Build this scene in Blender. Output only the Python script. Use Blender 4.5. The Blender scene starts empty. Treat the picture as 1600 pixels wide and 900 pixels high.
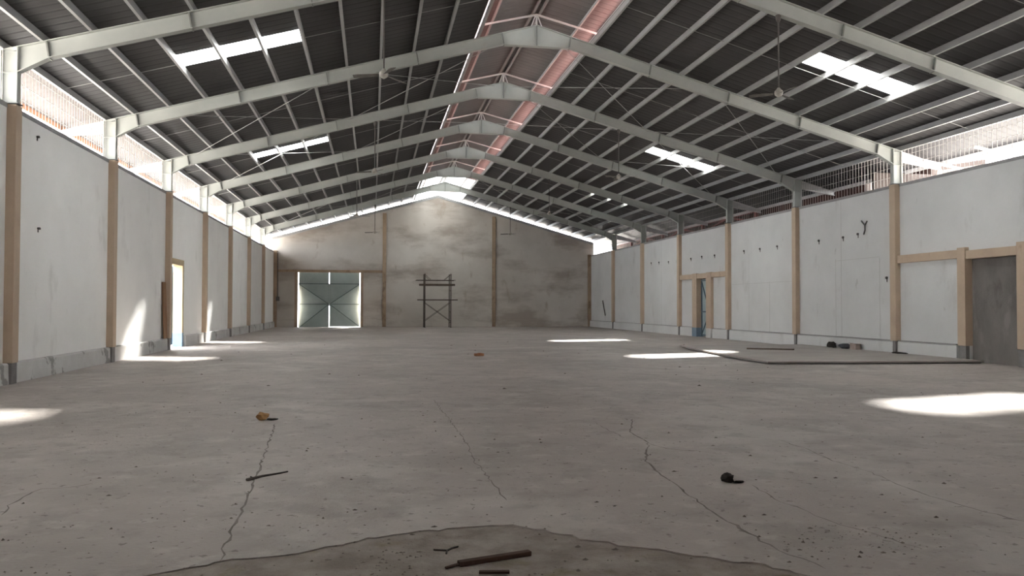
import bpy, bmesh, math, random
from mathutils import Vector, Matrix

random.seed(11)
scene = bpy.context.scene
COL = scene.collection

# ------------------------------------------------------------------ camera
XL, XR, XC = -6.868, 16.145, 4.638          # inner wall faces, ridge line
HALF = (XR - XL) / 2
BAY, Y0 = 6.0, 16.805
def K(k): return Y0 + BAY * k               # frame lines along the hall
YF, YB = K(-3), K(7)                        # front and back gable inner faces
WALL_TOP = 5.34

F_PX, YAW, PITCH, ROLL, CAM_H = 1262.64, 0.1708, 0.0227, 0.0023, 1.496
fw = Vector((math.sin(YAW) * math.cos(PITCH), math.cos(YAW) * math.cos(PITCH), math.sin(PITCH)))
r0 = Vector((math.cos(YAW), -math.sin(YAW), 0.0))
u0 = r0.cross(fw)
rr = r0 * math.cos(ROLL) + u0 * math.sin(ROLL)
uu = -r0 * math.sin(ROLL) + u0 * math.cos(ROLL)
cam_data = bpy.data.cameras.new('camera')
cam_data.sensor_width = 36.0
cam_data.lens = F_PX / 1600.0 * 36.0
cam_data.clip_start, cam_data.clip_end = 0.05, 500
cam = bpy.data.objects.new('camera', cam_data)
COL.objects.link(cam)
M3 = Matrix((rr, uu, -fw)).transposed()
cam.matrix_world = Matrix.Translation((0, 0, CAM_H)) @ M3.to_4x4()
scene.camera = cam

# ------------------------------------------------------------------ sky, sun, exposure
world = bpy.data.worlds.new('hazy_sky')
scene.world = world
world.use_nodes = True
bg = world.node_tree.nodes['Background']
bg.inputs[0].default_value = (0.94, 0.97, 1.0, 1)
bg.inputs[1].default_value = 1.0

sun_data = bpy.data.lights.new('sun', 'SUN')
sun_data.energy = 9.0
sun_data.angle = math.radians(5.5)
sun_data.color = (1.0, 0.975, 0.945)
sun = bpy.data.objects.new('sun', sun_data)
COL.objects.link(sun)
sun.rotation_euler = Vector((-2.9, -7.85, -7.6)).to_track_quat('-Z', 'Y').to_euler()
sun.location = (30, 100, 60)

scene.view_settings.view_transform = 'Standard'
scene.view_settings.look = 'None'
scene.view_settings.gamma = 1.0
scene.view_settings.use_curve_mapping = False
scene.view_settings.exposure = 4.22
cy = scene.cycles
cy.use_denoising = True
cy.max_bounces = 10
cy.diffuse_bounces = 8
cy.glossy_bounces = 3
cy.transmission_bounces = 6
cy.transparent_max_bounces = 8
cy.sample_clamp_indirect = 6.0
cy.caustics_reflective = False
cy.caustics_refractive = False

# ------------------------------------------------------------------ materials
def mat(name, c1, c2=None, scale=1.5, rough=0.7, bump=0.15, fine=18.0, metallic=0.0, stains=None, stretch=(1, 1, 1), spec=0.3):
    """noise-mixed paint/concrete; stains = list of (colour, scale, threshold, softness, stretch, strength)"""
    m = bpy.data.materials.new(name); m.use_nodes = True
    nt = m.node_tree; N = nt.nodes; L = nt.links
    b = N['Principled BSDF']
    b.inputs['Roughness'].default_value = rough
    b.inputs['Metallic'].default_value = metallic
    b.inputs['Specular IOR Level'].default_value = spec
    tc = N.new('ShaderNodeTexCoord')
    def noise(sc, st, detail=5, off=0.0):
        mp = N.new('ShaderNodeMapping'); mp.inputs['Scale'].default_value = st
        mp.inputs['Location'].default_value = (off, off * .7, off * .3)
        L.new(tc.outputs['Object'], mp.inputs['Vector'])
        n = N.new('ShaderNodeTexNoise'); n.inputs['Scale'].default_value = sc
        n.inputs['Detail'].default_value = detail; n.inputs['Roughness'].default_value = 0.6
        L.new(mp.outputs[0], n.inputs['Vector']); return n
    c2 = c2 or tuple(v * 0.8 for v in c1)
    n1 = noise(scale, stretch)
    ramp = N.new('ShaderNodeValToRGB')
    ramp.color_ramp.elements[0].position = 0.35; ramp.color_ramp.elements[0].color = (*c2, 1)
    ramp.color_ramp.elements[1].position = 0.65; ramp.color_ramp.elements[1].color = (*c1, 1)
    L.new(n1.outputs['Fac'], ramp.inputs[0])
    out = ramp.outputs[0]
    nf = noise(fine, (1, 1, 1), 3)
    for i, (col, sc, th, soft, st, strength) in enumerate(stains or []):
        ns = noise(sc, st, 6, 3.7 * (i + 1))
        mr = N.new('ShaderNodeMapRange')
        mr.inputs['From Min'].default_value = th; mr.inputs['From Max'].default_value = th + soft
        mr.inputs['To Max'].default_value = strength
        L.new(ns.outputs['Fac'], mr.inputs['Value'])
        mx = N.new('ShaderNodeMixRGB'); mx.inputs[2].default_value = (*col, 1)
        L.new(mr.outputs[0], mx.inputs[0]); L.new(out, mx.inputs[1]); out = mx.outputs[0]
    L.new(out, b.inputs['Base Color'])
    if bump:
        bp = N.new('ShaderNodeBump'); bp.inputs['Strength'].default_value = bump; bp.inputs['Distance'].default_value = 0.02
        L.new(nf.outputs['Fac'], bp.inputs['Height']); L.new(bp.outputs[0], b.inputs['Normal'])
    return m

def sheet_mat(name, clear, tint):
    """translucent roof sheet: scatters most of the daylight, lets a share of it straight through"""
    m = bpy.data.materials.new(name); m.use_nodes = True
    nt = m.node_tree; N = nt.nodes; L = nt.links
    N.remove(N['Principled BSDF'])
    tr = N.new('ShaderNodeBsdfTranslucent'); tr.inputs[0].default_value = (*tint, 1)
    tp = N.new('ShaderNodeBsdfTransparent'); tp.inputs[0].default_value = (0.95, 0.95, 0.92, 1)
    mx = N.new('ShaderNodeMixShader'); mx.inputs[0].default_value = clear
    L.new(tr.outputs[0], mx.inputs[1]); L.new(tp.outputs[0], mx.inputs[2])
    L.new(mx.outputs[0], N['Material Output'].inputs[0])
    return m

DUST = (0.30, 0.27, 0.24)
M = {
 'floor': mat('concrete_floor', (0.43, 0.385, 0.355), (0.355, 0.315, 0.288), 0.30, 0.60, 0.35, 30,
      stains=[((0.27, 0.245, 0.222), 0.45, 0.48, 0.16, (1, 1, 1), 0.5), ((0.52, 0.49, 0.455), 0.7, 0.54, 0.12, (1, 1, 1), 0.5),
              ((0.235, 0.21, 0.188), 2.3, 0.53, 0.12, (1, 1, 1), 0.42), ((0.56, 0.52, 0.48), 4.0, 0.56, 0.12, (1, 1, 1), 0.32),
              ((0.14, 0.12, 0.105), 11.0, 0.615, 0.05, (1, 1, 1), 0.7)]),
 'floor_base': mat('broken_concrete', (0.35, 0.31, 0.275), (0.22, 0.19, 0.165), 4, 0.9, 0.8, 45,
      stains=[((0.17, 0.15, 0.07), 2.0, 0.60, 0.1, (1, 1, 1), 0.7)]),
 'slab': mat('slab_concrete', (0.40, 0.37, 0.34), (0.33, 0.30, 0.28), 0.8, 0.75, 0.3, 25),
 'crack': mat('crack_dirt', (0.14, 0.122, 0.108), (0.25, 0.225, 0.205), 5, 0.95, 0.3),
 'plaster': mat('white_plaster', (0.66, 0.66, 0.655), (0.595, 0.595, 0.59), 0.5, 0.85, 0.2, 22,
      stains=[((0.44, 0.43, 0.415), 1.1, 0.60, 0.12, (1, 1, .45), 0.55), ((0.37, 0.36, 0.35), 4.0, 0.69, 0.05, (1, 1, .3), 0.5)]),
 'plaster_lightened': mat('lightened_left_plaster', (0.89, 0.89, 0.875), (0.83, 0.83, 0.815), 0.5, 0.85, 0.2, 22,  # left wall plaster, colour lightened to make up for weaker light there
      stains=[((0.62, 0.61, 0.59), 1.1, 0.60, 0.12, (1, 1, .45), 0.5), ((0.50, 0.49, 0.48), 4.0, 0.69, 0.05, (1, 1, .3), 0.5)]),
 'gable': mat('dirty_gable_plaster', (0.60, 0.565, 0.52), (0.50, 0.465, 0.42), 0.35, 0.9, 0.2, 20,
      stains=[((0.30, 0.25, 0.21), 0.36, 0.50, 0.15, (.6, 1, 1.5), 0.7), ((0.34, 0.28, 0.22), 1.6, 0.62, 0.1, (1, 1, .4), 0.6)]),
 'kerb': mat('kerb_plaster', (0.66, 0.655, 0.64), (0.55, 0.54, 0.525), 0.9, 0.9, 0.3, 25,
      stains=[((0.26, 0.25, 0.24), 1.7, 0.585, 0.04, (1, 1, .8), 0.8)]),
 'foot': mat('grey_column_foot', (0.26, 0.25, 0.245), (0.19, 0.18, 0.175), 3, 0.9, 0.3),
 'cap': mat('grey_ring_beam', (0.34, 0.335, 0.335), (0.27, 0.265, 0.265), 2, 0.85, 0.2),
 'seam': mat('dusty_plaster_seam', (0.52, 0.51, 0.49), (0.45, 0.44, 0.425), 3, 0.9, 0.1),
 'tan': mat('tan_paint', (0.56, 0.44, 0.33), (0.485, 0.375, 0.28), 1.3, 0.75, 0.1, 20,
      stains=[((0.36, 0.25, 0.18), 2.2, 0.63, 0.08, (1, 1, .5), 0.6)]),
 'tan_shaded': mat('rust_stained_shaded_tan', (0.42, 0.32, 0.225), (0.30, 0.22, 0.155), 1.0, 0.85, 0.1, 20,  # rust-stained tan, base darkened to stand in for low light at the gable
      stains=[((0.17, 0.115, 0.08), 1.7, 0.58, 0.1, (1, 1, .5), 0.7)]),
 'cream': mat('cream_door_surround', (0.50, 0.40, 0.255), (0.45, 0.355, 0.225), 1.5, 0.75, 0.1),
 'blue_paint': mat('blue_skirting_paint', (0.21, 0.29, 0.37), (0.17, 0.24, 0.31), 4, 0.7, 0.1),
 'steel': mat('pale_green_grey_steel_paint', (0.46, 0.475, 0.445), (0.41, 0.425, 0.40), 1.2, 0.5, 0.03, 30,
      stains=[((0.40, 0.39, 0.35), 2.5, 0.64, 0.1, (1, 1, 1), 0.4)]),
 'steel_edge': mat('darker_stiffener_paint', (0.26, 0.27, 0.25), (0.20, 0.205, 0.19), 2, 0.6, 0.03),  # darker grey green than the rafter paint
 'purlin': mat('grey_purlin_steel', (0.36, 0.36, 0.355), (0.31, 0.31, 0.31), 1.5, 0.5, 0.03),
 'white_tube': mat('white_tube_paint', (0.60, 0.575, 0.565), (0.53, 0.505, 0.50), 2, 0.5, 0.02),
 'roof_under': mat('dark_roof_sheet', (0.062, 0.059, 0.060), (0.048, 0.046, 0.047), 0.5, 0.55, 0.05, 25,
      stains=[((0.082, 0.076, 0.072), 1.2, 0.60, 0.1, (1, .3, 1), 0.5)]),
 'roof_top': mat('red_roof_sheet', (0.33, 0.155, 0.135), (0.27, 0.13, 0.115), 1, 0.5, 0.05),
 'ridge_under': mat('dull_ridge_sheet', (0.19, 0.172, 0.168), (0.155, 0.14, 0.136), 0.8, 0.6, 0.05),
 'soffit': mat('pale_eave_sheet', (0.125, 0.108, 0.100), (0.105, 0.09, 0.083), 0.8, 0.7, 0.05),
 'rust': mat('rusty_steel', (0.42, 0.22, 0.13), (0.30, 0.15, 0.09), 4, 0.85, 0.2),
 'red_steel': mat('red_oxide_steel', (0.15, 0.045, 0.038), (0.10, 0.032, 0.028), 2, 0.7, 0.1),
 'wire': mat('galvanised_wire', (0.50, 0.48, 0.46), (0.40, 0.38, 0.36), 6, 0.6, 0.0),
 'rod': mat('grey_rod', (0.42, 0.42, 0.41), (0.34, 0.34, 0.33), 3, 0.5, 0.0),
 'dark_rod': mat('dark_steel_rod', (0.11, 0.10, 0.095), (0.07, 0.065, 0.06), 5, 0.6, 0.0),
 'fan_metal': mat('aged_fan_enamel', (0.46, 0.43, 0.37), (0.34, 0.31, 0.27), 6, 0.45, 0.0),
 'fan_blade': mat('dusty_fan_blade', (0.20, 0.19, 0.17), (0.14, 0.13, 0.115), 6, 0.6, 0.0),
 'teal': mat('teal_door_sheet', (0.40, 0.475, 0.465), (0.34, 0.41, 0.40), 1.1, 0.6, 0.05),
 'teal_dark': mat('teal_door_frame', (0.17, 0.215, 0.21), (0.13, 0.17, 0.165), 2, 0.6, 0.05),
 'bluegate': mat('blue_gate_sheet', (0.36, 0.44, 0.465), (0.29, 0.37, 0.40), 1.5, 0.6, 0.05),
 'bluegate_dark': mat('blue_gate_frame', (0.10, 0.15, 0.19), (0.075, 0.11, 0.145), 3, 0.6, 0.05),
 'cement': mat('raw_cement_render', (0.215, 0.20, 0.185), (0.15, 0.14, 0.13), 1.3, 0.95, 0.4, 20,
      stains=[((0.27, 0.25, 0.235), 2.4, 0.58, 0.1, (1, 1, .35), 0.6), ((0.10, 0.085, 0.08), 0.9, 0.60, 0.08, (1, 1, .6), 0.6)], stretch=(1, 1, .5)),
 'scaffold': mat('rusty_scaffold_tube', (0.085, 0.065, 0.052), (0.055, 0.042, 0.035), 5, 0.7, 0.0),
 'plank': mat('old_scaffold_plank', (0.12, 0.09, 0.068), (0.075, 0.056, 0.043), 3, 0.9, 0.1),
 'wood': mat('dark_red_brown_wood', (0.095, 0.055, 0.042), (0.055, 0.034, 0.027), 9, 0.9, 0.3, stretch=(.3, 1, 1)),
 'board': mat('brown_board', (0.31, 0.18, 0.10), (0.235, 0.135, 0.075), 3, 0.8, 0.1, stretch=(1, 1, .2)),
 'stick': mat('grey_stick', (0.085, 0.075, 0.066), (0.05, 0.045, 0.04), 9, 0.9, 0.1),
 'ochre': mat('ochre_paper', (0.46, 0.27, 0.12), (0.30, 0.165, 0.075), 16, 0.8, 0.4),
 'brick': mat('orange_brick', (0.42, 0.21, 0.12), (0.33, 0.16, 0.09), 12, 0.95, 0.4),
 'black': mat('black_rag', (0.018, 0.015, 0.014), (0.03, 0.025, 0.022), 14, 0.95, 0.3),
 'greybag': mat('grey_bag', (0.09, 0.095, 0.11), (0.05, 0.052, 0.062), 10, 0.8, 0.3),
 'card': mat('dusty_pink_card', (0.42, 0.34, 0.31), (0.34, 0.27, 0.245), 7, 0.9, 0.1),
 'crumb': mat('concrete_crumb', (0.22, 0.19, 0.165), (0.12, 0.10, 0.09), 25, 0.95, 0.3),
 'annex': mat('dark_annex_cladding', (0.048, 0.036, 0.031), (0.032, 0.024, 0.021), 1.2, 0.9, 0.1),
 'ground': mat('outdoor_ground', (0.37, 0.35, 0.325), (0.31, 0.29, 0.27), 0.3, 0.95, 0.1),
 'sheet_clear': sheet_mat('translucent_roof_sheet', 0.30, (0.55, 0.56, 0.545)),
 'sheet_milky': sheet_mat('milky_ridge_sheet', 0.0, (0.065, 0.067, 0.065)),
}

# ------------------------------------------------------------------ mesh helpers
class MB:
    """collects shapes into one mesh object"""
    def __init__(self): self.v = []; self.f = []; self.mi = []
    def add(self, vs, fs, mi=0):
        o = len(self.v); self.v += [tuple(p) for p in vs]
        self.f += [tuple(i + o for i in f) for f in fs]; self.mi += [mi] * len(fs); return self
    def box(self, x0, x1, y0, y1, z0, z1, mi=0):
        vs = [(x, y, z) for z in (z0, z1) for y in (y0, y1) for x in (x0, x1)]
        return self.add(vs, [(0, 2, 3, 1), (4, 5, 7, 6), (0, 1, 5, 4), (2, 6, 7, 3), (0, 4, 6, 2), (1, 3, 7, 5)], mi)
    def prism(self, poly, axis, a, b, mi=0):
        """polygon (2-D) swept along axis from a to b. axis y: poly is (x,z); x: (y,z); z: (x,y)"""
        def P(p, t): return {'y': (p[0], t, p[1]), 'x': (t, p[0], p[1]), 'z': (p[0], p[1], t)}[axis]
        n = len(poly); vs = [P(p, a) for p in poly] + [P(p, b) for p in poly]
        fs = [tuple(range(n))[::-1], tuple(range(n, 2 * n))] + [(i, (i + 1) % n, n + (i + 1) % n, n + i) for i in range(n)]
        return self.add(vs, fs, mi)
    def bar(self, p, q, w, h=None, up=(0, 0, 1), mi=0):
        p, q = Vector(p), Vector(q); d = (q - p).normalized(); h = h or w
        s = d.cross(Vector(up))
        if s.length < 1e-4: s = d.cross(Vector((1, 0, 0)))
        s.normalize(); t = s.cross(d)
        vs = [c + s * a * w / 2 + t * b * h / 2 for c in (p, q) for a, b in ((-1, -1), (1, -1), (1, 1), (-1, 1))]
        return self.add(vs, [(0, 1, 2, 3)[::-1], (4, 5, 6, 7), (0, 1, 5, 4), (1, 2, 6, 5), (2, 3, 7, 6), (3, 0, 4, 7)], mi)
    def tube(self, p, q, r, n=8, r2=None, mi=0):
        p, q = Vector(p), Vector(q); d = (q - p).normalized(); r2 = r if r2 is None else r2
        s = d.cross(Vector((0, 0, 1)))
        if s.length < 1e-4: s = Vector((1, 0, 0))
        s.normalize(); t = s.cross(d)
        vs = [c + (s * math.cos(6.2832 * i / n) + t * math.sin(6.2832 * i / n)) * R for c, R in ((p, r), (q, r2)) for i in range(n)]
        fs = [tuple(range(n)), tuple(range(n, 2 * n))[::-1]] + [(i, n + i, n + (i + 1) % n, (i + 1) % n) for i in range(n)]
        return self.add(vs, fs, mi)
    def lathe(self, prof, n=16, mi=0, c=(0, 0)):
        vs = []
        for r, z in prof: vs += [(c[0] + r * math.cos(6.2832 * i / n), c[1] + r * math.sin(6.2832 * i / n), z) for i in range(n)]
        fs = [(a * n + i, a * n + (i + 1) % n, (a + 1) * n + (i + 1) % n, (a + 1) * n + i) for a in range(len(prof) - 1) for i in range(n)]
        fs += [tuple(range(n))[::-1], tuple(range((len(prof) - 1) * n, len(prof) * n))]
        return self.add(vs, fs, mi)
    def lump(self, c, size, seed, jag=0.3, sub=2, mi=0):
        bm = bmesh.new(); bmesh.ops.create_icosphere(bm, subdivisions=sub, radius=1.0)
        rnd = random.Random(seed)
        vs = []
        for v in bm.verts:
            k = 1 + rnd.uniform(-jag, jag); z = v.co.z * k
            vs.append((c[0] + v.co.x * k * size[0], c[1] + v.co.y * k * size[1], max(c[2] + (z + 0.85) * size[2], c[2])))
        fs = [tuple(v.index for v in f.verts) for f in bm.faces]; bm.free()
        return self.add(vs, fs, mi)
    def build(self, name, mats, parent=None, bevel=0.0, smooth=False, origin=None):
        me = bpy.data.meshes.new(name)
        v = self.v
        if origin is not None: v = [(a - origin[0], b - origin[1], c - origin[2]) for a, b, c in v]
        me.from_pydata(v, [], self.f)
        for m in (mats if isinstance(mats, (list, tuple)) else [mats]): me.materials.append(M[m])
        me.polygons.foreach_set('material_index', self.mi)
        bm = bmesh.new(); bm.from_mesh(me); bmesh.ops.recalc_face_normals(bm, faces=bm.faces)
        if bevel: bmesh.ops.bevel(bm, geom=bm.edges[:], offset=bevel, segments=1, affect='EDGES', clamp_overlap=True)
        bm.to_mesh(me); bm.free()
        if smooth:
            for p in me.polygons: p.use_smooth = True
        o = bpy.data.objects.new(name, me); COL.objects.link(o)
        if origin is not None: o.location = origin
        if parent: o.parent = parent
        return o

def inst(src, name, loc, parent=None, rot=(0, 0, 0), scale=(1, 1, 1)):
    o = bpy.data.objects.new(name, src.data); COL.objects.link(o)
    o.location = loc; o.rotation_euler = rot; o.scale = scale
    if parent: o.parent = parent
    return o
def empty(name, loc, rz=0.0):
    o = bpy.data.objects.new(name, None); COL.objects.link(o); o.location = loc; o.rotation_euler = (0, 0, rz)
    o.empty_display_size = 0.3
    return o
def tag(o, label, cat, group=None, kind=None):
    o['label'] = label; o['category'] = cat
    if group: o['group'] = group
    if kind: o['kind'] = kind
    return o
def struct(o, label, cat):
    return tag(o, label, cat, kind='structure')
def copy_tree(o, parent=None):
    c = o.copy(); COL.objects.link(c); c.parent = parent
    for ch in list(o.children): copy_tree(ch, c)
    return c

# roof lines: heights as functions of the distance from the ridge
SL = 0.2805
def rafter_top(d): return 9.64 - SL * d
def rafter_bot(d): return 9.29 - SL * d
def sheet_z(d): return 9.79 - SL * d
EDGE_L, EDGE_R = 12.86, 13.20

# ------------------------------------------------------------------ ground and floor
g = MB().box(-90, 100, -80, 150, -0.6, -0.14).build('ground', 'ground')
struct(g, 'pale sunlit yard around the warehouse', 'ground')

fl = MB().box(XL - .25, XR + .25, YF - .25, YB + .25, -0.13, -0.009).build('floor', 'floor_base')
struct(fl, 'grey dusty concrete floor with cracks and stains', 'floor')
notch = [(-2.3, YF - .2), (-2.45, 2.0), (-2.2, 4.0), (-1.6, 4.62), (-1.2, 4.83), (-.88, 4.98), (-.62, 5.04), (-.42, 5.08), (-.19, 5.21), (.05, 5.36), (.29, 5.44), (.6, 5.47), (.8, 5.50),
         (.95, 5.49), (1.12, 5.33), (1.28, 5.18), (1.41, 5.03), (1.68, 4.84), (1.96, 4.6), (2.2, 4.47), (2.38, 4.24), (2.8, 3.6), (3.0, 2.0), (2.9, YF - .2)]
fine = []
rn = random.Random(4)
for a, b in zip(notch[:-1], notch[1:]):
    n = max(1, int(math.dist(a, b) / 0.07)) if a[1] > 3.5 or b[1] > 3.5 else 4
    for i in range(n):
        t = i / n; j = 0.026
        fine.append((a[0] + (b[0] - a[0]) * t + rn.uniform(-j, j), a[1] + (b[1] - a[1]) * t + rn.uniform(-j, j)))
fine.append(notch[-1])
TOP_T = 0.009
outer = [(XR + .2, YF - .2), (XR + .2, YB + .2), (XL - .2, YB + .2), (XL - .2, YF - .2)]
ring = [Vector((x, y, 0)) for x, y in fine + outer]
from mathutils.geometry import tessellate_polygon
me = bpy.data.meshes.new('floor_topping'); nr = len(ring)
me.from_pydata([tuple(v) for v in ring] + [(v.x, v.y, -TOP_T - .004) for v in ring], [],
               [tuple(t) for t in tessellate_polygon([ring])] + [(i, (i + 1) % nr, nr + (i + 1) % nr, nr + i) for i in range(nr)])
bm = bmesh.new(); bm.from_mesh(me)
for f in bm.faces:
    f.normal_update()
    if abs(f.normal.z) > .5 and f.normal.z < 0: f.normal_flip()
bm.to_mesh(me); bm.free(); me.materials.append(M['floor'])
top = bpy.data.objects.new('floor_topping', me); COL.objects.link(top); top.parent = fl

cracks = [
 [(-1.22, 10.66), (-1.17, 10.11), (-1.12, 9.26), (-1.07, 8.66), (-1.03, 7.97), (-1.0, 7.38), (-0.98, 7.0), (-0.95, 6.34), (-0.91, 5.63), (-0.89, 5.23), (-0.87, 4.99)],
 [(0.97, 12.94), (1.0, 11.04), (1.02, 9.57), (1.01, 8.52), (0.98, 7.74), (1.0, 7.34), (1.02, 6.8), (1.03, 6.18)],
 [(3.41, 10.35), (3.04, 9.3), (2.99, 8.53), (2.62, 7.54), (2.56, 7.18), (2.5, 6.31), (2.47, 5.78), (2.46, 5.33), (2.46, 4.86), (2.48, 4.65), (2.56, 4.28)],
 [(4.52, 8.5), (4.51, 7.88), (4.42, 7.26), (4.45, 6.7), (4.37, 6.13), (4.35, 5.79), (4.4, 5.37), (4.5, 4.99)],
 [(3.16, 6.4), (3.09, 5.89), (3.13, 5.62), (3.14, 5.37), (3.16, 5.13), (3.27, 4.92), (3.31, 4.65), (3.36, 4.53)],
 [(-2.6, 6.31), (-2.68, 6.72), (-2.67, 6.99), (-2.64, 7.15), (-2.41, 7.23), (-2.31, 7.33)],
 [(2.84, 10.14), (2.82, 9.48), (2.84, 8.9)],
 [(2.93, 8.62), (3.11, 8.11), (3.38, 7.91), (3.51, 7.67)],
]
wid = [0.011, 0.0055, 0.011, 0.006, 0.006, 0.007, 0.005, 0.006]
for ci, (pl, w) in enumerate(zip(cracks, wid)):
    rn = random.Random(ci); pts = []
    for a, b in zip(pl[:-1], pl[1:]):
        n = max(2, int(math.dist(a, b) / 0.09))
        for i in range(n):
            t = i / n; pts.append((a[0] + (b[0] - a[0]) * t + rn.uniform(-.018, .018), a[1] + (b[1] - a[1]) * t + rn.uniform(-.02, .02)))
    pts.append(pl[-1]); mb = MB(); vs = []
    for i, (x, y) in enumerate(pts):
        a = Vector(pts[max(0, i - 1)]); b = Vector(pts[min(len(pts) - 1, i + 1)]); d = (b - a).normalized()
        ww = w * rn.uniform(.35, 1.25) * (0.3 if i in (0, len(pts) - 1) else 1)
        for s in (-1, 1): vs.append((x - d.y * s * ww, y + d.x * s * ww, 0.0015))
    mb.add(vs, [(2 * i, 2 * i + 1, 2 * i + 3, 2 * i + 2) for i in range(len(pts) - 1)])
    mb.build('floor_crack', 'crack', fl)

SLP = [(10.12, 19.58), (11.63, 19.38), (13.6, 19.22), (XR - .12, 19.08), (XR - .12, 28.3), (11.2, 28.4), (10.75, 26.4), (10.45, 23.6), (10.2, 21.4)]
sl = empty('concrete_slab', (13.0, 23.8, 0))
def under(o, par):
    o.parent = par; o.matrix_parent_inverse = Matrix.Translation(par.location).inverted(); return o
under(MB().prism(SLP, 'z', 0.042, 0.085).build('slab_screed', 'slab'), sl)
under(MB().prism([(13.0 + (x - 13.0) * (1 - .10 / 3.0) if x < XR - .2 else x, 23.8 + (y - 23.8) * (1 - .10 / 4.6)) for x, y in SLP], 'z', 0.0, 0.042).build('slab_shadow_base', 'foot'), sl)  # dark inset layer, added to draw a shadow line under the slab edge
tag(sl, 'low worn concrete slab lying along the right wall by the doorways', 'slab')

# ------------------------------------------------------------------ side walls
DL = (29.25, 31.12, 2.95)            # left door: y0, y1, top
wl = MB()
wl.box(XL - .22, XL, YF - .22, DL[0], -.1, WALL_TOP - .09).box(XL - .22, XL, DL[1], YB + .2, -.1, WALL_TOP - .09).box(XL - .22, XL, DL[0], DL[1], DL[2], WALL_TOP - .09)
wall_left = wl.build('wall_left', 'plaster_lightened'); struct(wall_left, 'tall white plastered side wall with tan columns on the left', 'wall')
MB().box(XL - .23, XL + .012, YF - .22, YB + .2, WALL_TOP - .09, WALL_TOP).build('ring_beam', 'cap', wall_left)

RD = (37.21, 38.38, 2.91)            # right pedestrian door
BG = (17.93, 19.74, 2.83)            # filled-in doorway
wr = MB()
for a, b in ((YF - .22, BG[0]), (BG[1], RD[0]), (RD[1], YB + .2)): wr.box(XR, XR + .22, a, b, -.1, WALL_TOP - .09)
wr.box(XR, XR + .22, BG[0], BG[1], BG[2], WALL_TOP - .09).box(XR, XR + .22, RD[0], RD[1], RD[2], WALL_TOP - .09)
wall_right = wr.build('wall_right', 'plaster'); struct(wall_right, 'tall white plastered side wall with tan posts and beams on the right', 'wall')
MB().box(XR - .012, XR + .23, YF - .22, YB + .2, WALL_TOP - .09, WALL_TOP).build('ring_beam', 'cap', wall_right)

# columns, one mesh shared
cL = cR = fL = None
for k in range(0, 7):
    y = K(k)
    if cL is None:
        cL = MB().box(-.02, .17, -.13, .13, .40, WALL_TOP - .02).build('column', 'tan', wall_left, bevel=.008); cL.location = (XL, y, 0)
        cR = MB().box(-.17, .02, -.14, .14, .45, WALL_TOP - .02).build('column', 'tan', wall_right, bevel=.008); cR.location = (XR, y, 0)
        fL = MB().box(-.02, .15, -.12, .12, 0, .40).build('column_foot', 'foot', cL)
        fR = MB().box(-.13, .02, -.07, .07, 0, .45).build('column_foot', 'foot', cR)
    else:
        a_ = inst(cL, 'column', (XL, y, 0), wall_left); b_ = inst(cR, 'column', (XR, y, 0), wall_right)
        inst(fL, 'column_foot', (0, 0, 0), a_); inst(fR, 'column_foot', (0, 0, 0), b_)

# kerbs (skirting plinths), a block per bay
bl = empty('baseboard_left', (XL, 20, 0)); struct(bl, 'stained white plinth along the foot of the left wall', 'baseboard')
br = empty('baseboard_right', (XR, 20, 0)); struct(br, 'white plinth with dark shadow strip on top along the foot of the right wall', 'baseboard')
def kerb(par, side, a, b, h):
    X = XL if side < 0 else XR; s = -side
    x0, x1 = sorted((X - s * .02, X + s * .10))
    o = MB().prism([(X - s * .02, 0), (X + s * .11, 0), (X + s * .10, h - .03), (X + s * .07, h), (X - s * .02, h)], 'y', a, b).build('plinth_block', 'kerb' if side < 0 else 'plaster', None, bevel=.006)
    if side > 0:
        e = MB().box(X - .115, X + .01, a, b, h, h + .022).build('plinth_shadow_strip', 'cap'); e.parent = par; e.matrix_parent_inverse = Matrix.Translation(par.location).inverted()  # dark strip painting in the shadow line along the plinth top
    o.parent = par; o.matrix_parent_inverse = Matrix.Translation(par.location).inverted()
for k in range(-3, 7):
    a, b = K(k) + .12, K(k + 1) - .12
    if k == 2: kerb(bl, -1, DL[1] + .2, b, .40)
    else: kerb(bl, -1, a, b, .40)
    if k == 0: kerb(br, 1, 20.12, b, .45)
    elif k == 3: kerb(br, 1, a, 36.55, .45); kerb(br, 1, 39.0, b, .45)
    else: kerb(br, 1, a, b, .45)

# left door surround and leaf
d1 = empty('door_1', (XL, sum(DL[:2]) / 2, 0)); struct(d1, 'open doorway with cream surround in the left wall', 'door')
def under(o, par):
    o.parent = par; o.matrix_parent_inverse = Matrix.Translation(par.location).inverted(); return o
under(MB().box(XL - .30, XL + .03, DL[1] - .006, DL[1] + .20, 0.5, DL[2] + .20).build('door_jamb', 'cream', bevel=.006), d1)
under(MB().box(XL - .30, XL + .032, DL[1] - .010, DL[1] + .205, 0, 0.5).build('jamb_base', 'blue_paint', bevel=.004), d1)
under(MB().box(XL - .30, XL + .03, DL[0] - .20, DL[0] + .006, 0.5, DL[2] + .20).build('door_jamb', 'cream', bevel=.006), d1)
under(MB().box(XL - .30, XL + .032, DL[0] - .205, DL[0] + .010, 0, 0.5).build('jamb_base', 'blue_paint', bevel=.004), d1)
under(MB().box(XL - .30, XL + .03, DL[0], DL[1], DL[2] - .006, DL[2] + .20).build('door_lintel', 'cream', bevel=.006), d1)
leaf = under(MB().box(XL - .42, XL - .38, DL[1] + .12, DL[1] + 1.4, .06, DL[2]).build('door_leaf', 'bluegate_dark', bevel=.004), d1)

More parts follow.
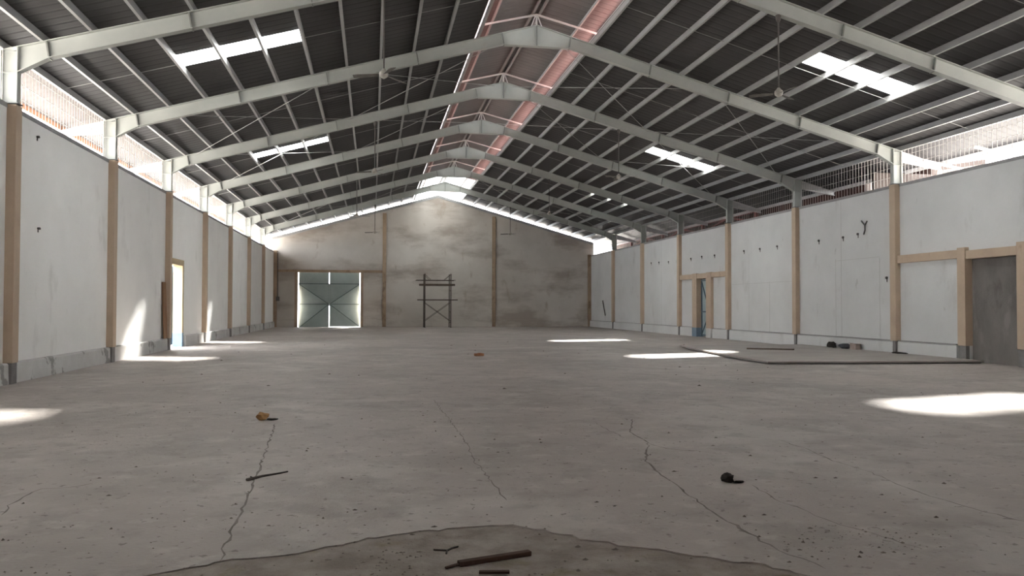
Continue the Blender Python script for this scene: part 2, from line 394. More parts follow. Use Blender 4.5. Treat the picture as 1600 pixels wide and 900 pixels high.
# right pedestrian door: tan posts and beam, sheet-metal gate
d2 = empty('door_2', (XR, sum(RD[:2]) / 2, 0)); struct(d2, 'narrow doorway with tan frame and ajar blue metal gate', 'door')
for a, b in ((RD[0] - .58, RD[0] + .006), (RD[1] - .006, RD[1] + .56)):
    under(MB().box(XR - .14, XR + .24, a, b, .45, 3.17).build('door_post', 'tan', bevel=.008), d2)
    under(MB().box(XR - .15, XR + .24, a, b, 0, .45).build('post_base', 'blue_paint' if a > 38 else 'kerb', bevel=.006), d2)
under(MB().box(XR - .12, XR + .235, K(3) + .14, K(4) - .14, RD[2] - .006, RD[2] + .24).build('door_beam', 'tan', bevel=.008), d2)
gate = under(MB().box(XR + .07, XR + .10, RD[0] + .01, RD[1] - .20, .05, RD[2] - .05).build('gate_leaf', 'bluegate', bevel=.003), d2)
for z in (.10, 1.25, 2.80): MB().box(XR + .03, XR + .07, RD[0] + .01, RD[1] - .20, z - .03, z + .03).build('gate_rail', 'bluegate_dark', gate)
for y in (RD[0] + .04, RD[1] - .23): MB().box(XR + .03, XR + .07, y - .03, y + .03, .05, 2.86).build('gate_stile', 'bluegate_dark', gate)
MB().bar((XR + .05, RD[0] + .05, 1.2), (XR + .05, RD[1] - .24, .12), .045, .03).build('gate_brace', 'bluegate_dark', gate)
MB().bar((XR + .05, RD[0] + .05, 1.3), (XR + .05, RD[1] - .24, 2.75), .045, .03).build('gate_brace', 'bluegate_dark', gate)

# filled-in doorway with tan frame near the camera on the right
d3 = empty('door_3', (XR, sum(BG[:2]) / 2, 0)); struct(d3, 'walled-up doorway filled with raw grey cement in a tan frame', 'door')
under(MB().box(XR + .10, XR + .22, BG[0], BG[1], -.02, BG[2]).build('cement_infill', 'cement'), d3)
for a, b in ((BG[1] - .006, BG[1] + .30), (BG[0] - .30, BG[0] + .006)):
    under(MB().box(XR - .13, XR + .22, a, b, .44, 3.15).build('door_post', 'tan', bevel=.008), d3)
    under(MB().box(XR - .11, XR + .22, a + .01, b - .01, 0, .44).build('post_base', 'foot', bevel=.006), d3)
under(MB().box(XR - .10, XR + .2, BG[1] + .30, K(1) - .14, 2.86, 3.10).build('door_beam', 'tan', bevel=.008), d3)
under(MB().box(XR - .10, XR + .2, BG[0], BG[1], BG[2] - .006, 3.06).build('door_beam', 'tan', bevel=.008), d3)

# plaster seams and dark raised rings standing in for shaded holes, on the right wall
for y0, y1, z0, z1 in ((25.86, 25.875, .46, 5.2), (23.69, 23.705, .46, 3.10), (26.21, 26.225, .46, 3.19), (23.7, 26.2, 3.12, 3.132), (31.05, 31.065, .46, 2.55),
                       (29.1, 34.6, 2.50, 2.512), (32.9, 32.912, .46, 3.8), (43.7, 43.712, .46, 5.2)):
    MB().box(XR - .004, XR + .01, y0, y1, z0, z1).build('plaster_seam', 'seam', wall_right)
stub = None
for y, z in ((30.37, 3.95), (27.27, 3.93), (25.72, 3.92), (24.85, 3.96), (23.32, 2.43), (33.34, 3.96), (31.85, 3.95), (39.37, 3.97), (37.98, 3.99), (36.45, 3.96), (45.37, 4.06), (44.08, 4.03), (42.56, 3.98)):
    if stub is None:
        mb = MB().tube((0.02, 0, 0), (-.045, 0, 0), .042, 8); mb.box(-.012, .0, -.018, .018, -.13, -.02)
        stub = mb.build('anchor_hole', 'dark_rod', wall_right); stub.location = (XR, y, z)
    else: inst(stub, 'anchor_hole', (XR, y, z), wall_right)
mb = MB(); yy, zz = 24.45, 4.22
for a, b in (((0, 0), (0, -.18)), ((0, 0), (.16, .13)), ((0, 0), (-.13, .13)), ((.15, .13), (.2, .17)), ((0, -.16), (.07, -.30))): mb.bar((XR - .02, yy + a[0], zz + a[1]), (XR - .02, yy + b[0], zz + b[1]), .03, .03)
tag(mb.build('cable_stub', 'dark_rod'), 'black forked cable end sticking out high on the right wall', 'cable')
for y, z in ((18.09, 4.98), (18.2, 3.09)):
    o = inst(stub, 'anchor_hole', (XL, y, z), wall_left, rot=(0, 0, math.pi), scale=(1, 1, .6))

# wire mesh above the walls, a panel per bay
def mesh_panel(par, X, a, b):
    mb = MB(); n = int((b - a) / 0.17); w = .005
    for i in range(n + 1):
        y = a + (b - a) * i / n; mb.box(X - w, X + w, y - w, y + w, WALL_TOP - .01, 6.5)
    for z in (5.62, 5.92, 6.22): mb.box(X - w, X + w, a, b, z - w, z + w)
    o = mb.build('wire_mesh', 'wire', par); o['kind'] = 'stuff'
for k in range(-3, 7):
    mesh_panel(wall_left, XL - .1, K(k) + .1, K(k + 1) - .1)
    mesh_panel(wall_right, XR + .1, K(k) + .1, K(k + 1) - .1)

# ------------------------------------------------------------------ gable walls
GD = (-5.22, -.87, 3.86)
def gable_poly(xa, xb, za):
    pts = [(xa, za), (xb, za)]
    def tz(x): return 9.555 - SL * abs(x - XC)
    pts.append((xb, tz(xb)))
    if xa < XC < xb: pts.append((XC, tz(XC)))
    pts.append((xa, tz(xa)))
    return pts
XA, XB = XL - .22, XR + .22
gb = MB()
gb.prism(gable_poly(XA, GD[0], -.1), 'y', YB, YB + .22).prism(gable_poly(GD[0], GD[1], GD[2]), 'y', YB, YB + .22).prism(gable_poly(GD[1], XB, -.1), 'y', YB, YB + .22)
wall_back = gb.build('wall_back', 'gable'); struct(wall_back, 'dirty stained gable wall closing the far end of the hall', 'wall')
gf = MB()
gf.prism(gable_poly(XA, XB, -.1), 'y', YF - .22, YF)
wall_front = gf.build('wall_front', 'gable'); struct(wall_front, 'gable wall behind the viewer', 'wall')
# steel edge channel on top of the far gable wall
for s in (-1, 1):
    p = [(XC, 9.59), (XC + s * 11.7, 9.59 - SL * 11.7), (XC + s * 11.7, 9.40 - SL * 11.7), (XC, 9.40)]
    MB().prism(p, 'y', YB - .05, YB + .1).build('gable_channel', 'purlin', wall_back)
for x in (.82, 8.78):
    MB().box(x - .13, x + .13, YB - .10, YB + .02, 0, 9.25 - SL * abs(x - XC)).build('gable_column', 'tan_shaded', wall_back, bevel=.008)
for x0, x1 in ((XL, XL + .24), (XR - .24, XR)):
    MB().box(x0, x1, YB - .14, YB + .02, 0, WALL_TOP + .05).build('gable_column', 'tan_shaded', wall_back, bevel=.008)
MB().box(XL + .24, .69, YB - .06, YB + .02, 3.88, 4.06).build('gable_beam', 'tan_shaded', wall_back, bevel=.006)
MB().box(.95, XR - .24, YB - .008, YB + .02, 4.12, 4.20).build('gable_band', 'gable', wall_back)
for x in GD[:2]:
    s = -1 if x == GD[0] else 1
    MB().box(min(x, x + s * .2), max(x, x + s * .2), YB - .06, YB + .24, 0, GD[2] + .02).build('door_post', 'tan_shaded', wall_back, bevel=.006)
bb = empty('baseboard_back', (XC, YB, 0)); struct(bb, 'stained plinth along the foot of the far gable wall', 'baseboard')
for a, b in ((XL + .24, GD[0] - .2), (GD[1] + .2, .69), (.95, 8.65), (8.91, XR - .24)):
    under(MB().prism([(YB + .02, 0), (YB - .09, 0), (YB - .08, .48), (YB - .05, .52), (YB + .02, .52)], 'x', a, b).build('plinth_block', 'gable', bevel=.006), bb)

# sheet metal double doors at the far end, bowed outwards at their free edges
d4 = empty('door_4', (sum(GD[:2]) / 2, YB + .3, 0)); struct(d4, 'pair of teal sheet metal doors with crossed braces and light leaking round the edges', 'door')
xm = sum(GD[:2]) / 2
for s in (-1, 1):
    xi, xo = xm + s * .022, xm + s * 2.125
    yb_, yo = YB + .26, YB + .44
    zb = -.08 if s < 0 else .015
    A = (xi, yb_, zb); B = (xi, yb_, 4.1); C = (xo, yb_, 4.1); D = (xo, yb_, zb); E_ = (xi, yb_, 1.62); F_ = (xo, yb_, 3.05)
    # free-edge triangle bows out, the top strip and lower triangles stay flat
    G_ = (xo, yo, 1.62)
    mb = MB()
    mb.add([A, B, C, D, E_, F_, G_], [(1, 2, 5, 4), (4, 5, 6), (4, 6, 3), (0, 4, 3)])
    mb.add([(p[0], p[1] + .02, p[2]) for p in (A, B, C, D, E_, F_, G_)], [(1, 2, 5, 4), (4, 5, 6), (4, 6, 3), (0, 4, 3)])
    lf = under(mb.build('door_leaf', 'teal'), d4)
    fr = MB()
    yy = yb_ - .03
    fr.box(min(xi, xi + s * .05), max(xi, xi + s * .05), yy - .02, yy + .02, zb, 4.1)
    fr.box(min(xi, xo), max(xi, xo), yy - .02, yy + .02, 3.04, 3.10)
    fr.build('leaf_rail', 'teal_dark', lf)
    if s < 0: MB().box(xm - .06, xm + .06, yy - .045, yy - .02, 1.5, 3.08).build('meeting_strip', 'teal', lf)
    for q in (F_, D): MB().bar((xi, yy, 1.62), (q[0], yy, q[2]), .05, .04, up=(0, 1, 0)).build('leaf_brace', 'teal_dark', lf)
    MB().bar((xi, yy, 1.62), (xo, yo - .03, 1.62), .05, .05).build('leaf_brace', 'teal_dark', lf)

# ------------------------------------------------------------------ roof sheets
def corr(y0, y1):
    """(y, lift) rib profile, phase tied to world y"""
    P = 0.30; out = []
    k = math.floor(y0 / P)
    while k * P < y1:
        for a, h in ((0, 0), (.20, 0), (.225, .007), (.275, .007)):
            y = k * P + a
            if y0 < y < y1: out.append((y, h))
        k += 1
    def lift(y):
        t = (y % P)
        return 0 if t < .2 else (.007 * (t - .2) / .025 if t < .225 else (.007 if t < .275 else .007 * (1 - (t - .275) / .025)))
    return [(y0, lift(y0))] + out + [(y1, lift(y1))]
def roof_strip(mb, s, d0, d1, y0, y1, zf=sheet_z, mi_b=0, mi_t=1, two=True, th=0.012):
    pr = corr(y0, y1); n = len(pr)
    for off, mi in (((0, mi_b), (th, mi_t)) if two else ((0, mi_b),)):
        vs = [(XC + s * d, y, zf(d) + h + off) for d in (d0, d1) for y, h in pr]
        mb.add(vs, [(i, i + 1, n + i + 1, n + i) for i in range(n - 1)], mi)
RY0, RY1 = YF - .7, YB + .75
SKY = {-1: (7.9, 19.9, 32.1, 42.6), 1: (7.2, 19.2, 31.6, 42.6)}       # centres of the translucent sheets
SK0, SK1, SKW = 6.33, 9.15, 0.43
ceil = {}
for s, nm, lab in ((-1, 'ceiling_left', 'dark corrugated roof slope with grey purlins on the left of the ridge'), (1, 'ceiling_right', 'dark corrugated roof slope with grey purlins on the right of the ridge')):
    mb = MB(); ed = EDGE_L if s < 0 else EDGE_R
    roof_strip(mb, s, 1.78, SK0, RY0, RY1)
    ys = [RY0]
    for c in SKY[s]: ys += [c - SKW, c + SKW]
    ys.append(RY1)
    for a, b in zip(ys[::2], ys[1::2]): roof_strip(mb, s, SK0, SK1, a, b)
    roof_strip(mb, s, SK1, 11.75, RY0, RY1)
    roof_strip(mb, s, 11.75, ed, RY0, RY1, mi_b=2 if s < 0 else 0)
    c_ = mb.build(nm, ['roof_under', 'roof_top', 'soffit']); ceil[s] = struct(c_, lab, 'ceiling')
    for c in SKY[s]:
        mb = MB(); roof_strip(mb, s, SK0 - .03, SK1 + .05, c - SKW - .02, c + SKW + .02, zf=lambda d: sheet_z(d) + .006, two=False)
        mb.build('skylight_sheet', 'sheet_clear', c_)

# raised ridge roof
JS = 0.249
def jack_z(d): return 10.08 - JS * d
JE = 51.7
mb = MB()
for s in (-1, 1):
    roof_strip(mb, s, 0.0, 2.08, RY0, JE, zf=jack_z); roof_strip(mb, s, 0.0, 2.08, YB - .6, RY1, zf=jack_z)
ridge = mb.build('ceiling_ridge', ['ridge_under', 'roof_top']); struct(ridge, 'raised vented ridge roof with white tube frames', 'ceiling')
for s in (-1, 1):
    mb = MB(); roof_strip(mb, s, 0.0, 2.08, JE - .02, YB - .58, zf=jack_z, two=False)
    mb.build('skylight_sheet', 'sheet_milky', ridge)

# purlins: lipped channels, full length
def channel(mb, x, z, s, w, h, t, y0, y1):
    """C section, web on the ridge side, bottom at z"""
    poly = [(0, 0), (s * w, 0), (s * w, t * 3), (s * (w - t), t * 3), (s * (w - t), t), (s * t, t), (s * t, h - t), (s * w, h - t), (s * w, h), (0, h)]
    return mb.prism([(x + a, z + b) for a, b in poly], 'y', y0, y1)
PD = [1.70, 2.62, 3.53, 4.45, 5.38, 6.32, 7.25, 8.19, 9.13, 10.05, 10.93, 11.62]
for s in (-1, 1):
    for d in PD:
        mb = MB(); channel(mb, XC + s * (d - .03), rafter_top(d), s, .065, .145, .008, RY0 + .1, RY1 - .1)
        mb.build('purlin', 'purlin', ceil[s])
    ed = (EDGE_L if s < 0 else EDGE_R) - .12
    MB().box(XC + s * ed - .03, XC + s * ed + .03, RY0 + .1, RY1 - .1, sheet_z(ed) - .13, sheet_z(ed) - .01).build('eave_purlin', 'rust' if s < 0 else 'white_tube', ceil[s])
    # upstand flashing at the ridge opening
    MB().box(XC + s * 1.72 - .006, XC + s * 1.72 + .006, RY0, RY1, rafter_top(1.72) + .02, rafter_top(1.72) + .24).build('ridge_flashing', 'ridge_under', ceil[s])
    for d in (.10, 1.28, 1.88):
        mb = MB(); channel(mb, XC + s * (d - .02), jack_z(d) - .085, s, .05, .08, .006, RY0 + .1, RY1 - .1)
        mb.build('ridge_purlin', 'white_tube' if d > 1.5 else 'purlin', ridge)
    # sag rods half way along each bay
    for k in range(-1, 7):
        y = K(k) + 3.0
        MB().tube((XC + s * 1.72, y, rafter_top(1.72) + .05), (XC + s * 11.6, y, rafter_top(11.6) + .05), .008, 5).build('sag_rod', 'rod', ceil[s])
    # crossed wind braces
    for k in (1, 2, 5):
        for d0, d1 in ((.35, 5.45), (5.45, 10.65)):
            for ya, yb in ((K(k), K(k + 1)), (K(k + 1), K(k))):
                MB().tube((XC + s * d0, ya, rafter_top(d0) - .06), (XC + s * d1, yb, rafter_top(d1) - .06), .010, 6).build('wind_brace', 'rod', ceil[s])

# ------------------------------------------------------------------ steel portal frames
def make_frame():
    root = empty('portal_frame', (XC, K(0), 0))
    fwid, ft, wt = .085, .016, .006
    for s in (-1, 1):
        xs = [0, .96, 3.4, 5.88, 8.2, 10.8, 11.36]
        rb = lambda d: 9.03 if d < .96 else (rafter_bot(d) if d <= 10.8 else 5.95)
        X = lambda d: s * d
        mb = MB()
        mb.prism([(X(0), rafter_top(0)), (X(11.36), rafter_top(11.36)), (X(11.36), 5.95), (X(10.8), rafter_bot(10.8)), (X(.96), rafter_bot(.96)), (X(0), 9.03)], 'y', -wt, wt)
        mb.prism([(X(0), rafter_top(0)), (X(11.66), rafter_top(11.66)), (X(11.66), rafter_top(11.66) - ft), (X(0), rafter_top(0) - ft)], 'y', -fwid, fwid)
        mb.prism([(X(.96), rafter_bot(.96)), (X(10.8), rafter_bot(10.8)), (X(10.8), rafter_bot(10.8) + ft), (X(.96), rafter_bot(.96) + ft)], 'y', -fwid, fwid)
        mb.build('rafter', 'steel', root)
        MB().prism([(X(0), 9.03), (X(.98), 9.02), (X(.98), 9.02 - ft), (X(0), 9.03 - ft)], 'y', -fwid, fwid).build('apex_haunch', 'steel', root)
        MB().prism([(X(10.8), rafter_bot(10.8)), (X(11.36), 5.95), (X(11.36), 5.95 + ft), (X(10.8), rafter_bot(10.8) + ft * 1.3)], 'y', -fwid, fwid).build('knee_haunch', 'steel', root)
        for d in (.96, 3.4, 5.88, 8.2, 10.8):
            MB().prism([(X(d) - .014, rafter_bot(d) - .02), (X(d) + .014, rafter_bot(d) - .02), (X(d) + .014 + s * .06, rafter_top(d) - .016), (X(d) - .014 + s * .06, rafter_top(d) - .016)], 'y', -.078, .078).build('splice_plate', 'steel_edge', root)
        # stub column standing on the concrete column
        cb = MB()
        cb.box(X(11.506) - .15, X(11.506) + .15, -wt, wt, WALL_TOP, rafter_top(11.66))
        for dx in (11.362, 11.650): cb.box(X(dx) - .009, X(dx) + .009, -fwid, fwid, WALL_TOP, rafter_top(dx) - .01)
        cb.build('stub_column', 'steel', root)
        MB().box(X(11.506) - .19, X(11.506) + .19, -.12, .12, WALL_TOP, WALL_TOP + .02).build('base_plate', 'steel_edge', root)
        MB().box(X(11.506) - .135, X(11.506) + .135, -.07, .07, 5.93, 5.945).build('stiffener', 'steel', root)
        # tail carrying the eave overhang
        ed = (EDGE_L if s < 0 else EDGE_R) - .15
        tb = MB()
        tb.prism([(X(11.66), rafter_top(11.66)), (X(ed), rafter_top(ed)), (X(ed), rafter_top(ed) - .13), (X(11.66), rafter_top(11.66) - .30)], 'y', -wt, wt)
        tb.prism([(X(11.66), rafter_top(11.66)), (X(ed), rafter_top(ed)), (X(ed), rafter_top(ed) - ft), (X(11.66), rafter_top(11.66) - ft)], 'y', -.06, .06)
        tb.prism([(X(11.66), rafter_top(11.66) - .30), (X(ed), rafter_top(ed) - .13), (X(ed), rafter_top(ed) - .13 - ft), (X(11.66), rafter_top(11.66) - .30 - ft)], 'y', -.06, .06)
        tb.build('eave_tail', 'white_tube', root)
        # small tube rafter of the raised ridge
        MB().bar((0, 0, 9.955), (X(1.90), 0, 9.955 - JS * 1.90), .05, .05).build('ridge_rafter', 'white_tube', root)
        MB().bar((X(.03), 0, 9.93), (X(.16), 0, 9.60), .028, .028).build('ridge_strut', 'white_tube', root)
    MB().box(-.025, .025, -.025, .025, 9.62, 9.95).build('ridge_post', 'white_tube', root)
    MB().box(-.012, .012, -.08, .08, 9.03, 9.61).build('apex_plate', 'steel_edge', root)
    return root
f0 = make_frame()
ORD = ['nearest to the viewer', 'second from the viewer', 'third from the viewer', 'fourth from the viewer', 'fifth from the viewer', 'sixth from the viewer', 'seventh, closest to the far gable wall']
for k in range(7):
    o = f0 if k == 0 else copy_tree(f0)
    o.location = (XC, K(k), 0)
    tag(o, 'pale green grey steel portal frame spanning the hall, ' + ORD[k], 'roof frame', 'steel portal frames')

# ------------------------------------------------------------------ ceiling fans
def make_fan():
    root = empty('ceiling_fan', (0, 0, 0))
    MB().tube((0, 0, .10), (0, 0, 1.72), .017, 8).build('down_rod', 'dark_rod', root)
    MB().lathe([(.015, 1.60), (.05, 1.66), (.065, 1.76), (.065, 1.78)], 12).build('rod_canopy', 'dark_rod', root)
    mo = MB().lathe([(.03, .13), (.05, .09), (.085, .06), (.095, .02), (.085, -.03), (.05, -.06), (.02, -.08)], 18).build('motor', 'fan_metal', root, smooth=True)
    for i in range(3):
        mb = MB(); n = 5; vs = []
        for j in range(n + 1):
            t = j / n; x = .12 + .52 * t; w = .045 + .03 * t - .02 * (t > .95)
            for yy, zz in ((-w, -.014), (w, .014)):
                vs += [(x, yy, zz - .02 * t + .004), (x, yy, zz - .02 * t - .004)]
        fs = []
        for j in range(n):
            a = 4 * j; b = a + 4
            fs += [(a, b, b + 2, a + 2), (a + 1, a + 3, b + 3, b + 1), (a, a + 1, b + 1, b), (a + 2, b + 2, b + 3, a + 3)]
        fs += [(0, 2, 3, 1), (4 * n, 4 * n + 1, 4 * n + 3, 4 * n + 2)]
        o = mb.add(vs, fs).build('fan_blade', 'fan_blade', mo); o.rotation_euler = (0, 0, i * 2.0944)
    return root
fan0 = make_fan()
FANS = [(0.20, K(0), 2.9, 'ceiling fan on a long rod under the nearest left rafter'), (0.05, K(2), 3.0, 'ceiling fan on a long rod under the third left rafter'),
        (-.80, K(4), 2.2, 'ceiling fan hanging off line under the fifth left rafter'), (0.12, K(6), 3.1, 'ceiling fan seen against the far gable wall, above the teal doors'),
        (8.98, K(0), .6, 'ceiling fan on a long rod under the nearest right rafter'), (8.98, K(2), 1.5, 'ceiling fan on a long rod under the third right rafter'),
        (8.98, K(4), 2.5, 'ceiling fan on a long rod under the fifth right rafter'), (8.98, K(6), 3.0, 'ceiling fan seen against the far gable wall, right of centre')]
for i, (x, y, a, lab) in enumerate(FANS):
    o = fan0 if i == 0 else copy_tree(fan0)
    o.location = (x, y, rafter_bot(abs(x - XC)) - 1.775); o.rotation_euler = (0, 0, a)
    tag(o, lab, 'ceiling fan', 'ceiling fans')

# ------------------------------------------------------------------ outside the right wall: dark annex with red steel
ax = empty('annex_building', (18.8, 40, 0)); tag(ax, 'dark neighbouring lean-to seen through the mesh above the right wall', 'building', kind='structure')
under(MB().prism([(24.6, -.14), (61, -.14), (61, 6.6), (24.6, 6.6), (24.6, 5.80), (28.35, 6.44), (28.35, 5.90), (24.6, 5.70)], 'x', 18.75, 18.95).build('annex_wall', 'annex'), ax)  # part below the window slot is unseen, added to cut ground light
under(MB().box(16.5, 18.75, 24.5, 24.6, -.14, 6.0).build('annex_light_stop', 'annex'), ax)  # unseen wall, added to keep daylight out and the annex dark
under(MB().prism([(17.66, 6.22), (24, 7.2), (24, 7.4), (17.66, 6.32)], 'y', 28.35, 61).build('annex_shade_roof', 'annex'), ax)  # unseen cover, shaped to shut sun and sky out of the gap
under(MB().prism([(17.66, 6.22), (18.95, 6.42), (18.95, 6.60), (17.66, 6.32)], 'y', 24.5, 28.35).build('annex_shade_roof', 'annex'), ax)
under(MB().bar((18.70, 24.7, 5.86), (18.70, 28.4, 6.49), .10, .08).build('edge_beam', 'soffit'), ax)
for z in (5.62, 6.1): under(MB().box(18.3, 18.4, 36.5, 58.5, z, z + .12).build('steel_rail', 'red_steel'), ax)
for y in (36.6, 39.8, 43.0, 46.2, 49.4, 52.6, 55.8): under(MB().box(18.28, 18.42, y - .07, y + .07, -.14, 6.45).build('steel_post', 'red_steel'), ax)
for y in (36.6, 43.0, 49.4): under(MB().bar((18.35, y, 5.65), (18.35, y + 3.2, 6.15), .08, .08).build('steel_brace', 'red_steel'), ax)
for y in (39.8, 46.2, 52.6): under(MB().bar((18.35, y, 6.15), (18.35, y + 3.2, 5.65), .08, .08).build('steel_brace', 'red_steel'), ax)

# small white brackets under the near right eave
for y in (17.6, 19.8, 21.9):
    MB().bar((XR + .25, y, 5.95), (XR + 1.55, y, 5.72), .05, .07).build('eave_bracket', 'white_tube', wall_right)

# yard wall outside the left doorway
yw = MB().box(-10.2, -9.95, 27.5, 46, -.14, 2.6); yw.box(-10.25, -9.90, 27.4, 46.1, 2.6, 2.68)
struct(yw.build('yard_wall', 'kerb'), 'grey yard wall glimpsed outside the open left doorway', 'wall')

# ------------------------------------------------------------------ scaffold tower
sc = empty('scaffold_tower', (4.5, YB - 1.5, 0)); tag(sc, 'dark rusty scaffold tower with planks standing at the far gable wall', 'scaffold')
ya, yb2 = YB - 2.1, YB - .9
for x in (3.6, 5.42):
    for y in (ya, yb2):
        under(MB().tube((x, y, .02), (x, y, 3.78), .035, 8).build('upright', 'scaffold'), sc)
        under(MB().box(x - .07, x + .07, y - .07, y + .07, 0, .02).build('foot_plate', 'scaffold'), sc)
    for z in (.35, 1.1, 1.85, 2.6, 3.35): under(MB().tube((x, ya, z), (x, yb2, z), .022, 6).build('rung', 'scaffold'), sc)
for y in (ya, yb2):
    under(MB().tube((3.6, y, .45), (5.42, y, 1.75), .016, 6).build('cross_brace', 'scaffold'), sc)
    under(MB().tube((5.42, y, .45), (3.6, y, 1.75), .016, 6).build('cross_brace', 'scaffold'), sc)
    under(MB().tube((3.6, y, 3.72), (4.0, y, 3.36), .016, 6).build('corner_brace', 'scaffold'), sc)
    under(MB().tube((5.42, y, 3.72), (5.02, y, 3.36), .016, 6).build('corner_brace', 'scaffold'), sc)
    under(MB().tube((3.0, y, 3.32), (5.75, y, 3.32), .024, 6).build('guard_rail', 'scaffold'), sc)
for i, (xa, xb, z) in enumerate(((3.2, 5.72, 2.93), (3.25, 5.6, 2.93), (3.08, 5.92, 1.90), (3.3, 5.7, 1.90))):
    y = ya + .02 + (.45 if i % 2 else 0)
    under(MB().box(xa, xb, y, y + .26, z, z + (.13 if z > 2 else .075)).build('plank', 'plank', bevel=.006), sc)

# ------------------------------------------------------------------ loose things
cd = empty('wall_conduit', (-6.60, YB - .18, 0)); tag(cd, 'dark cable running down the far left corner to a small switch box', 'conduit')
under(MB().tube((-6.58, YB - .17, 5.2), (-6.56, YB - .17, 2.1), .028, 8).build('cable', 'dark_rod'), cd)
under(MB().box(-6.68, -6.44, YB - .23, YB - .14, 1.84, 2.14).build('switch_box', 'dark_rod', bevel=.01), cd)

bo = MB().box(-.02, .02, -.20, .20, .0, 1.88)
b_ = bo.build('wooden_board', 'board', bevel=.006); b_.location = (XL + .09, 28.44, .40); b_.rotation_euler = (0, math.radians(-2.0), 0)
tag(b_, 'brown board leaning on the plinth beside the left doorway', 'board')

st = MB(); pp = [(-1.05, 7.21, .012), (-.93, 7.33, .016), (-.84, 7.41, .013), (-.74, 7.51, .012)]
for i, (a, b) in enumerate(zip(pp[:-1], pp[1:])): st.tube(a, b, .0125 - .002 * i, 7, .0105 - .002 * i)
st.tube((-1.0, 7.26, .014), (-1.03, 7.30, .02), .006, 5)
tag(st.build('stick', 'stick'), 'thin dark stick lying on the floor across a crack', 'stick')

sc1 = empty('paper_scrap', (-1.38, 11.02, 0)); tag(sc1, 'crumpled ochre paper scrap with a dark tail on the floor', 'litter')
under(MB().lump((-1.41, 11.02, 0), (.075, .06, .055), 3, .28).build('crumple', 'ochre'), sc1)
under(MB().lump((-1.29, 10.99, 0), (.075, .035, .014), 5, .3).build('torn_tail', 'black'), sc1)

rg = empty('black_rag', (3.0, 6.49, 0)); tag(rg, 'black charred lump with a pointed end on the cracked floor', 'litter')
under(MB().lump((2.985, 6.50, 0), (.052, .045, .045), 8, .35).build('lump', 'black'), rg)
under(MB().lump((3.075, 6.47, 0), (.05, .022, .012), 9, .3).build('pointed_end', 'black'), rg)

wd = MB().bar((0, 0, .014), (.47, 0, .014), .045, .028)
wd.bar((-.09, -.02, .008), (.0, .005, .010), .018, .012)
w_ = wd.build('wood_strip', 'wood', bevel=.003); w_.location = (.50, 4.70, -.0088); w_.rotation_euler = (0, 0, .30)
tag(w_, 'dark reddish wooden strip lying on the broken concrete', 'wood')
w2 = MB().bar((0, 0, .008), (.17, .02, .008), .03, .014).build('wood_splinter', 'wood', bevel=.002); w2.location = (.60, 4.55, -.0088); w2.rotation_euler = (0, 0, -.25)
tag(w2, 'short dark splinter in front of the wooden strip', 'wood')
tw = MB()
for a, b in (((.38, 5.02), (.46, 4.99)), ((.46, 4.99), (.50, 5.04)), ((.46, 4.99), (.45, 4.93)), ((.50, 5.04), (.535, 5.06))): tw.tube((*a, -.0028), (*b, -.0024), .006, 5)
tag(tw.build('twig', 'stick'), 'small forked twig behind the wooden strip', 'twig')

bk = MB().box(-.14, .14, -.07, .07, 0, .075); bk.lump((.02, 0, .045), (.10, .05, .03), 4, .3, 1)
bk_ = bk.build('brick', 'brick', bevel=.01); bk_.location = (3.17, 24.2, 0); bk_.rotation_euler = (0, 0, .2)
tag(bk_, 'broken orange brick alone in the middle of the floor', 'brick')

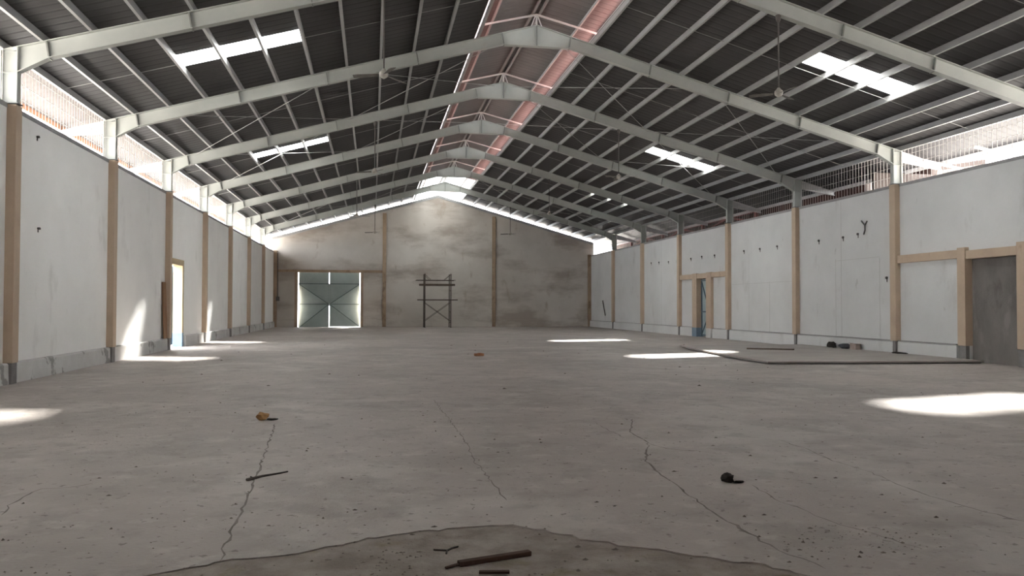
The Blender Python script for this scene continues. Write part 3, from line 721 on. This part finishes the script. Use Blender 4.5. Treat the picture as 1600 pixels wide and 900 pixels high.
SLZ = .0845
tag(MB().lump((15.85, 26.02, SLZ), (.12, .24, .11), 21, .3).build('dark_sack', 'black'), 'black slumped rag heap against the right plinth, farther one', 'sack')
tag(MB().lump((15.82, 25.18, SLZ), (.12, .30, .10), 22, .25).build('grey_bag', 'greybag'), 'dark grey bag lying against the right plinth beside a pinkish box', 'bag')
cbx = MB().box(-.10, .10, -.17, .17, 0, .19); cbx.bar((-.11, -.17, .19), (-.11, .17, .21), .08, .008)
cb_ = cbx.build('cardboard_box', 'card', bevel=.005); cb_.location = (15.86, 24.62, SLZ); tag(cb_, 'small dusty pinkish box against the right plinth', 'box')
tag(MB().lump((15.80, 22.25, SLZ), (.13, .34, .030), 23, .25).build('flat_rag', 'black'), 'flat black rag on the slab below the tan column', 'rag')
pk = MB().bar((0, 0, .02), (1.5, 0, .02), .16, .04); pk_ = pk.build('loose_plank', 'plank', bevel=.005); pk_.location = (12.35, 25.35, SLZ); pk_.rotation_euler = (0, 0, -.55)
tag(pk_, 'dark plank lying on the low slab', 'plank')
ib = MB().tube((XR - .06, 55.4, 1.9), (XR - .06, 54.76, .87), .035, 8); ib.tube((XR - .06, 55.4, 1.9), (XR - .015, 55.42, 1.93), .02, 6)
tag(ib.build('iron_bar', 'dark_rod'), 'black iron bar hung slanting on the right wall near the far corner', 'bar')

# loose crumbs of concrete and dirt
mb = MB(); rn = random.Random(77)
def crumb(x, y, z, r):
    if .30 < x < 1.05 and 4.5 < y < 5.12: return
    sx = rn.uniform(.7, 1.7)
    vs = [(x + r * sx * rn.uniform(.6, 1) * math.cos(a), y + r * rn.uniform(.6, 1) * math.sin(a), z) for a in (0, 1.26, 2.5, 3.77, 5.03)]
    vs.append((x + rn.uniform(-.3, .3) * r, y, z + r * rn.uniform(.35, .8)))
    mb.add(vs, [(0, 1, 5), (1, 2, 5), (2, 3, 5), (3, 4, 5), (4, 0, 5), (4, 3, 2, 1, 0)])
for _ in range(700):
    y = 4.4 + 9 * rn.random() ** 1.8; x = rn.uniform(-.45, .80) * y
    inn = (-1.5 < x < 2.2 and y < 5.3)
    crumb(x, y, -.0088 if inn else .0003, rn.choice((.004, .005, .006, .007, .009, .012, .018)))
for _ in range(160): crumb(rn.gauss(.55, .35), rn.uniform(4.45, 5.1), -.0088, rn.uniform(.004, .012))
for _ in range(160): crumb(rn.gauss(3.1, .30), rn.gauss(4.75, .2), .0003, rn.choice((.003, .004, .005, .006, .009)))
for _ in range(60): crumb(rn.uniform(-5, 15), rn.uniform(13, 34), .0003, rn.uniform(.015, .04))
cr = mb.build('dirt_crumbs', 'crumb'); tag(cr, 'scattered crumbs of concrete and dirt over the floor', 'debris', kind='stuff')
